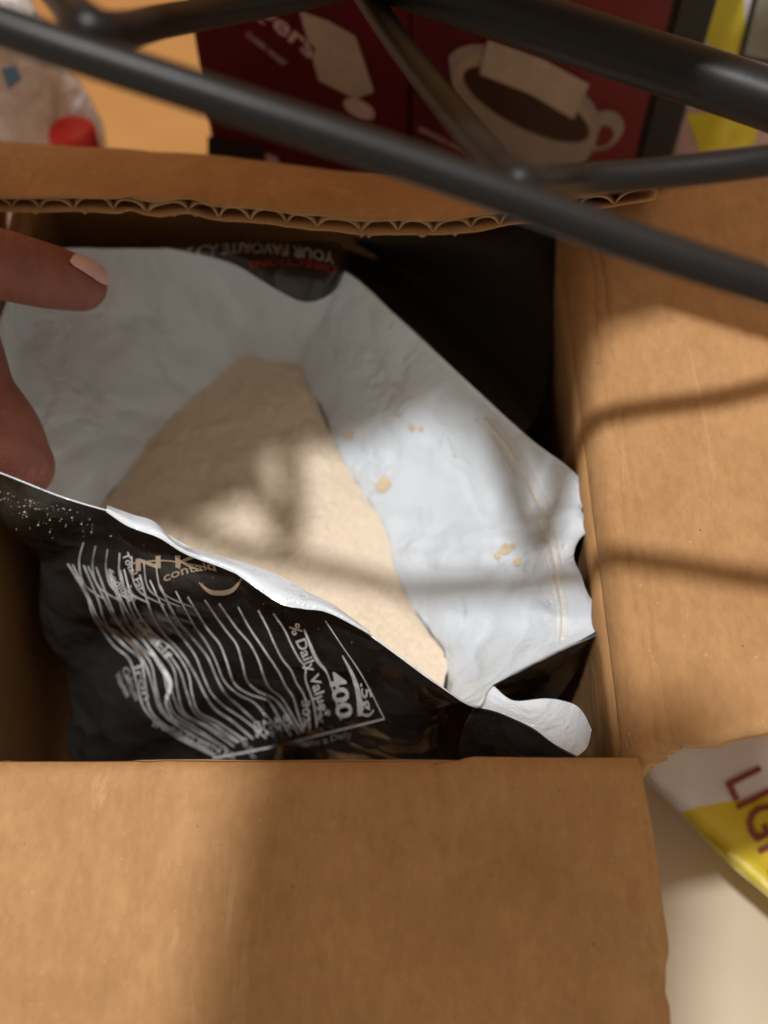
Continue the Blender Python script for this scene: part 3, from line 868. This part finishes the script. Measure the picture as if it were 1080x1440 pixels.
# unseen mat added outside the frame, outlined to cast the wanted shadows
LZ = 0.20
def onlamp(x, y, z):   # point of the mat whose shadow falls on (x, y, z)
    k = (LAMP.z - LZ) / (LAMP.z - z)
    return (LAMP.x + (x - LAMP.x) * k, LAMP.y + (y - LAMP.y) * k)
def px_mat(x, y, z): p = at(x, y, z); return onlamp(p.x, p.y, p.z)
outl = [px_mat(1080, 405, .004), px_mat(850, 475, 0), px_mat(805, 640, -.02), px_mat(765, 690, -.022), px_mat(705, 640, -.025), px_mat(615, 575, -.03), px_mat(470, 632, ZP), px_mat(380, 648, ZP), px_mat(385, 690, ZP), px_mat(350, 718, ZP), px_mat(245, 758, ZP)]
outl = [(.13, outl[0][1] + .06)] + outl + [(outl[-1][0] - .05, outl[-1][1] - .005), (-.155, outl[-1][1] + .01), (-.155, .17), (.13, .17)]
n_ = len(outl)
V = [(x, y, LZ) for x, y in outl] + [(x, y, LZ + .004) for x, y in outl]
F = [tuple(range(n_))[::-1], tuple(range(n_, 2 * n_))] + [(i, (i + 1) % n_, n_ + (i + 1) % n_, n_ + i) for i in range(n_)]
mk('shadow_mat', V, F, M_WHITEP, rack, False)

# ================================================================ phone that takes the picture
ph = thing('phone', 'dark phone held just above the near flap, its shadow falling there', 'phone', tuple(CAM + UP * .02 - FWD * .012 - RT * .05))
def slab(a0, a1, b0, b1, c0, c1, r=.012):
    pts = []
    for sx, sy, an in ((b1 - r, a1 - r, 0), (b0 + r, a1 - r, 90), (b0 + r, a0 + r, 180), (b1 - r, a0 + r, 270)):
        for q in range(7):
            t_ = math.radians(an + q * 15); pts.append((sx + r * math.cos(t_), sy + r * math.sin(t_)))
    n = len(pts)
    V = [tuple(CAM + RT * (x + (y - .115) * .10) + UP * y - FWD * c) for c in (c0, c1) for x, y in pts]
    return V, [tuple(range(n)), tuple(range(2 * n - 1, n - 1, -1))] + [(i, n + i, n + (i + 1) % n, (i + 1) % n) for i in range(n)]
V, F = slab(-.065, .115, -.0605, .026, .006, .014, .006); mk('body', V, F, M_BLACKP, ph, False)
V, F = slab(-.062, .112, -.0575, .023, .0142, .0150, .004); mk('screen', V, F, M_GREYP, ph, False)

# ================================================================ things behind the box
def flat_print(name, pts, plane_p, plane_n, mat, parent, lift):
    q = [at_plane(x, y, plane_p, plane_n) for x, y in pts]
    n = plane_n if plane_n.dot(CAM - plane_p) > 0 else -plane_n
    V = [tuple(p + n * lift) for p in q]
    return mk(name, V, [tuple(range(len(V)))], mat, parent, False)
def ell(cx, cy, a, b, rot, n=40, a0=0, a1=360):
    r = math.radians(rot); o = []
    for k in range(n):
        t_ = math.radians(a0 + (a1 - a0) * k / (n - (0 if a1 - a0 >= 360 else 1)))
        x, y = a * math.cos(t_), b * math.sin(t_)
        o.append((cx + x * math.cos(r) - y * math.sin(r), cy + x * math.sin(r) + y * math.cos(r)))
    return o
def carton(name, label, xl_px, xr_px, yf, depth, ztop, mat, group=None):
    a = at_y(xl_px, 150, yf).x; b = at_y(xr_px, 150, yf).x
    c = thing(name, label, 'carton', ((a + b) / 2, yf + depth / 2, ZT), group)
    V, F = box(a, b, yf, yf + depth, ZT + .001, ztop)
    bm = bmesh.new(); vs = [bm.verts.new(v) for v in V]
    for f in F: bm.faces.new([vs[i] for i in f])
    bmesh.ops.recalc_face_normals(bm, faces=bm.faces)
    bmesh.ops.bevel(bm, geom=bm.edges[:], offset=.0018, segments=3, affect='EDGES')
    bm.verts.ensure_lookup_table()
    V = [tuple(v.co) for v in bm.verts]; F = [tuple(v.index for v in f.verts) for f in bm.faces]; bm.free()
    mk('carton_body', V, F, mat, c, False)
    return c, Vector((0, yf, 0)), Vector((0, -1, 0))
def ptext(name, s, p0, p1, h, pp, pn, mat, parent, lift, bold=.02, bow=0):
    v, f = text_px(s, p0, p1, h, bow, bold)
    V = [tuple(at_plane(x, y, pp, pn) + pn * lift) for x, y in v]
    return mk(name, V, f, mat, parent, False)
c1, pp, pn = carton('coffee_carton', 'dark red coffee carton with curved white lettering, left of the mug carton', 289, 579.6, .2005, .085, .085, M_RED, 'red coffee cartons behind the box')
ptext('logo', 'Folgers', (298, -16), (437, 82), 24, pp, pn, M_PINKT, c1, .0006, .02, 6)
flat_print('paper_label', [(421, 14), (462, 28), (500, 50), (526, 128), (500, 138), (448, 112)], pp, pn, M_PAPER, c1, .0006)
flat_print('emblem', ell(505, 152, 24, 12, 28), pp, pn, M_PINKT, c1, .0006)
ptext('small_print', 'CLASSIC ROAST', (345, 48), (400, 92), 7, pp, pn, M_PINKT, c1, .0006)
flat_print('base_band', [(292, 190), (372, 206), (400, 300), (292, 300)], pp, pn, M_BLACKP, c1, .0006)
flat_print('blue_band', [(392, 228), (455, 240), (455, 300), (392, 300)], pp, pn, M_BLUE, c1, .0007)
flat_print('white_band', [(374, 214), (391, 220), (391, 300), (374, 300)], pp, pn, M_PINKT, c1, .0007)
c2, pp, pn = carton('coffee_carton', 'red coffee carton printed with a white mug of black coffee', 580, 912, .200, .085, .085, M_RED2, 'red coffee cartons behind the box')
flat_print('dark_print', [(580, -40), (720, -40), (700, 40), (640, 80), (600, 260), (580, 260)], pp, pn, M_DARKRED, c2, .0004)
body = [(632, 108), (640, 150), (662, 192), (690, 222), (730, 246), (780, 250), (812, 234), (832, 205), (842, 172)]
flat_print('mug_handle', ell(845, 182, 34, 26, -30), pp, pn, M_MUG, c2, .0006)
flat_print('handle_hole', ell(846, 190, 18, 14, -30), pp, pn, M_RED2, c2, .0008)
flat_print('mug', ell(736, 132, 118, 54, 27, 30, 180, 360) + [(842, 178), (836, 205), (818, 232), (785, 252), (730, 247), (690, 224), (660, 192), (640, 150)], pp, pn, M_MUG, c2, .0010)
flat_print('mug_inside', ell(737, 134, 103, 44, 27), pp, pn, M_MUGIN, c2, .0012)
flat_print('coffee', ell(740, 144, 98, 33, 27), pp, pn, M_COFFEE, c2, .0014)
flat_print('paper_label', [(686, 52), (760, 78), (828, 114), (806, 164), (745, 128), (674, 100)], pp, pn, M_PAPER, c2, .0018)
ptext('small_print', 'SINGLE SERVE', (588, 182), (662, 218), 6, pp, pn, M_PINKT, c2, .0006)
# black carton squeezed between
c3, pp, pn = carton('black_carton', 'narrow black carton standing right of the red mug carton', 914, 968, .203, .08, .085, M_BLACKP)
# white and yellow bag at the far right
def pillow(cx, cy, cz, sx, sy, sz, nu=40, nv=30, seed=0, rot=None, e=.5):
    V = []
    for i in range(nu):
        for j in range(nv):
            u, v = -1 + 2 * i / (nu - 1), -1 + 2 * j / (nv - 1)
            h = (max(0, 1 - abs(u) ** 2.6) * max(0, 1 - abs(v) ** 2.6)) ** e
            V.append((u, v, h))
    out = []
    n = len(V)
    for s in (1, -1):
        for u, v, h in V:
            q = Vector((u * sx, v * sy, s * h * sz + .05 * sz * s))
            q += Vector((0, 0, .16 * sz * fbm((u + seed, v, s), 2.2, 3)))
            q.x *= 1 - .05 * abs(v) ** 3; q.y *= 1 - .05 * abs(u) ** 3
            if rot: q = rot @ q
            out.append(tuple(q + Vector((cx, cy, cz))))
    F = grid_faces(nu, nv) + [tuple(i + n for i in f[::-1]) for f in grid_faces(nu, nv)]
    for i in range(nu - 1):
        for a in (0, nv - 1): F.append((i * nv + a, (i + 1) * nv + a, n + (i + 1) * nv + a, n + i * nv + a))
    for j in range(nv - 1):
        for a in (0, (nu - 1) * nv): F.append((a + j, a + j + 1, n + a + j + 1, n + a + j))
    return out, F
def split_print(name, ca, cb, planes):
    """flat two-colour print: colour b where all half planes (normal, offset) hold, in object space"""
    t = NT(name); cur = None
    for nrm, off in planes:
        d = t.n('ShaderNodeVectorMath', operation='DOT_PRODUCT'); t.l(t.co.outputs['Object'], d.inputs[0]); d.inputs[1].default_value = nrm
        g = t.n('ShaderNodeMath', operation='GREATER_THAN'); t.l(d.outputs['Value'], g.inputs[0]); g.inputs[1].default_value = off
        if cur is None: cur = g.outputs[0]
        else:
            m_ = t.n('ShaderNodeMath', operation='MULTIPLY'); t.l(cur, m_.inputs[0]); t.l(g.outputs[0], m_.inputs[1]); cur = m_.outputs[0]
    t.color(t.mix(cur, ca, cb)); t.set(Roughness=0.38); t.bump(t.noise(40, 4), .3, .002)
    return t.m
rot = Matrix.Rotation(math.radians(76), 3, 'X')
pc = at_y(1075, 95, .225)
sb = thing('snack_bag', 'white and yellow printed bag standing at the far right behind the rack', 'bag', (pc.x + .01, .225, ZT))
V, F = pillow(pc.x + .014, .225, (ZT + .085) / 2, .062, .128, .018, 40, 40, 3, rot)
def pxof(p):
    d = p - CAM; k = d.dot(FWD); return (CX + FPX * d.dot(RT) / k, CY - FPX * d.dot(UP) / k)
sxl = at_y(1006, 40, .21).x - sb.location.x; sxr = at_y(1062, 40, .21).x - sb.location.x
o = mk('bag_film', V, F, split_print('bag_print', (0.66, 0.62, 0.62), (0.72, 0.58, 0.03), [((1, 0, .3), sxl + .3 * .17), ((-1, 0, -.3), -sxr - .3 * .17), ((0, 0, 1), .150)]), sb)
bmx = bmesh.new(); bmx.from_mesh(o.data)
for v in bmx.verts: v.co += Vector(sb['_w'])
BV_S = BVHTree.FromBMesh(bmx); bmx.free()
def surf_print(name, bv, pts, mat, parent, lift, div=10):
    # quad patch given by four corners, laid on the bag
    a, b, c, d = (np.array(p, float) for p in pts); q = []
    for i in range(div):
        for j in range(div):
            u, v = i / (div - 1), j / (div - 1)
            q.append(tuple((a * (1 - u) + b * u) * (1 - v) + (d * (1 - u) + c * u) * v))
    V, F = ink([(bv, q, grid_faces(div, div))])
    if F:
        V = [tuple(Vector(v) + (CAM - Vector(v)).normalized() * lift) for v in V]
        return mk(name, V, F, mat, parent, False)
surf_print('pink_print', BV_S, [(900, 150), (1130, 160), (1130, 280), (900, 280)], M_PINKT, sb, .0003, 24)
surf_print('yellow_print', BV_S, [(965, 160), (1075, 150), (1060, 205), (985, 215)], M_YELLOW, sb, .0008, 16)
surf_print('panel_frame', BV_S, [(1062, -20), (1130, -20), (1130, 100), (1038, 82)], M_BLACKP, sb, .0006)
surf_print('grey_panel', BV_S, [(1070, -20), (1130, -20), (1130, 94), (1046, 77)], M_GREYP, sb, .0012)

# clear plastic bag and red lid at the far left
def crumple(c, s, seed, nu=36, nv=24):
    V = []
    for i in range(nu):
        for j in range(nv):
            th, phi = 2 * math.pi * i / nu, math.pi * (j + .02) / (nv - .96)
            d = Vector((math.sin(phi) * math.cos(th), math.sin(phi) * math.sin(th), math.cos(phi)))
            r = 1 + .38 * fbm(d + Vector((seed, 0, 0)), 1.7, 4) + .22 * (1 - 2 * abs(noise.noise(d * 3.1 + Vector((0, seed, 0)))))
            V.append(tuple(Vector(c) + Vector((d.x * s[0], d.y * s[1], d.z * s[2])) * r))
    return V, grid_faces(nu, nv, 0, True)
pc = at_y(14, 150, .235)
V, F = crumple((pc.x - .016, .235, (ZT + .03) / 2), (.036, .034, .092), 2.3)
V = [(x, y, max(z, ZT + .001)) for x, y, z in V]
pbag = thing('plastic_bag', 'crumpled clear plastic bag standing behind the far flap at the left edge', 'plastic bag', (pc.x - .016, .235, ZT))
mk('bag_film', V, F, M_CLEAR, pbag, True)
q = [at_y(x, y, .200) for x, y in [(2, 98), (22, 92), (30, 112), (12, 126)]]
V, F = sheet([[q[0], q[3]], [q[1], q[2]]], .0006); mk('blue_tag', V, F, M_BLUE, pbag, False)
pc = at_y(104, 194, .215)
lid = thing('red_lid', 'round glossy red lid beside the clear plastic bag', 'lid', (pc.x, pc.y, ZT))
prof = [(0, 0), (.0085, 0), (.0098, .0015), (.0102, .004), (.0102, .012), (.0092, .0145), (.007, .0155), (0, .016)]
def lathe(prof, c, n=28):
    V = [(c[0] + r * math.cos(2 * math.pi * k / n), c[1] + r * math.sin(2 * math.pi * k / n), c[2] + z) for r, z in prof for k in range(n)]
    F = [(i * n + k, i * n + (k + 1) % n, (i + 1) * n + (k + 1) % n, (i + 1) * n + k) for i in range(len(prof) - 1) for k in range(n)]
    return V, F
V, F = lathe(prof, (pc.x, pc.y, pc.z - .010)); mk('cap', V, F, M_REDCAP, lid)
V, F = lathe([(0, 0), (.019, 0), (.021, .004), (.021, .085), (.018, .1), (.0085, pc.z - .011 - ZT), (0, pc.z - .011 - ZT)], (pc.x, pc.y, ZT + .001)); mk('bottle', V, F, M_CLEAR, lid)

# printed sack under the right flap, lower right
lb = thing('printed_sack', 'white and yellow sack with maroon capital letters on the counter below the right flap', 'sack', (.19, .0, ZT))
corner = at(905, 1075, -.135); e1 = at(1085, 1232, -.135)
dx = (e1 - corner); dx.z = 0; Ls = dx.length; ux = dx.normalized(); uy = Vector((-ux.y, ux.x, 0))
rot = Matrix((ux, uy, Vector((0, 0, 1)))).transposed()
ctr = corner + ux * (.075) + uy * .055
V, F = pillow(ctr.x, ctr.y, ZT + .032, .088, .060, .028, 60, 44, 8, rot, .55)
yb = at(1040, 1128, ZT + .045).y
o = mk('sack_film', V, F, split_print('sack_print', (0.78, 0.76, 0.77), (0.72, 0.57, 0.03), [((0, -1, 0), -(yb - 0.0))]), lb)
bmx = bmesh.new(); bmx.from_mesh(o.data)
for v in bmx.verts: v.co += Vector(lb['_w'])
BV_L = BVHTree.FromBMesh(bmx); bmx.free()
V, F = ink([(BV_L,) + text_px('LIGHT', (1020, 1100), (1105, 1272), 54, 0, .012, fine=3)])
V = [tuple(Vector(v) + (CAM - Vector(v)).normalized() * .0006) for v in V]
mk('sack_lettering', V, F, M_BROWNT, lb, False)

for o in bpy.data.objects:
    if '_w' in o: del o['_w']
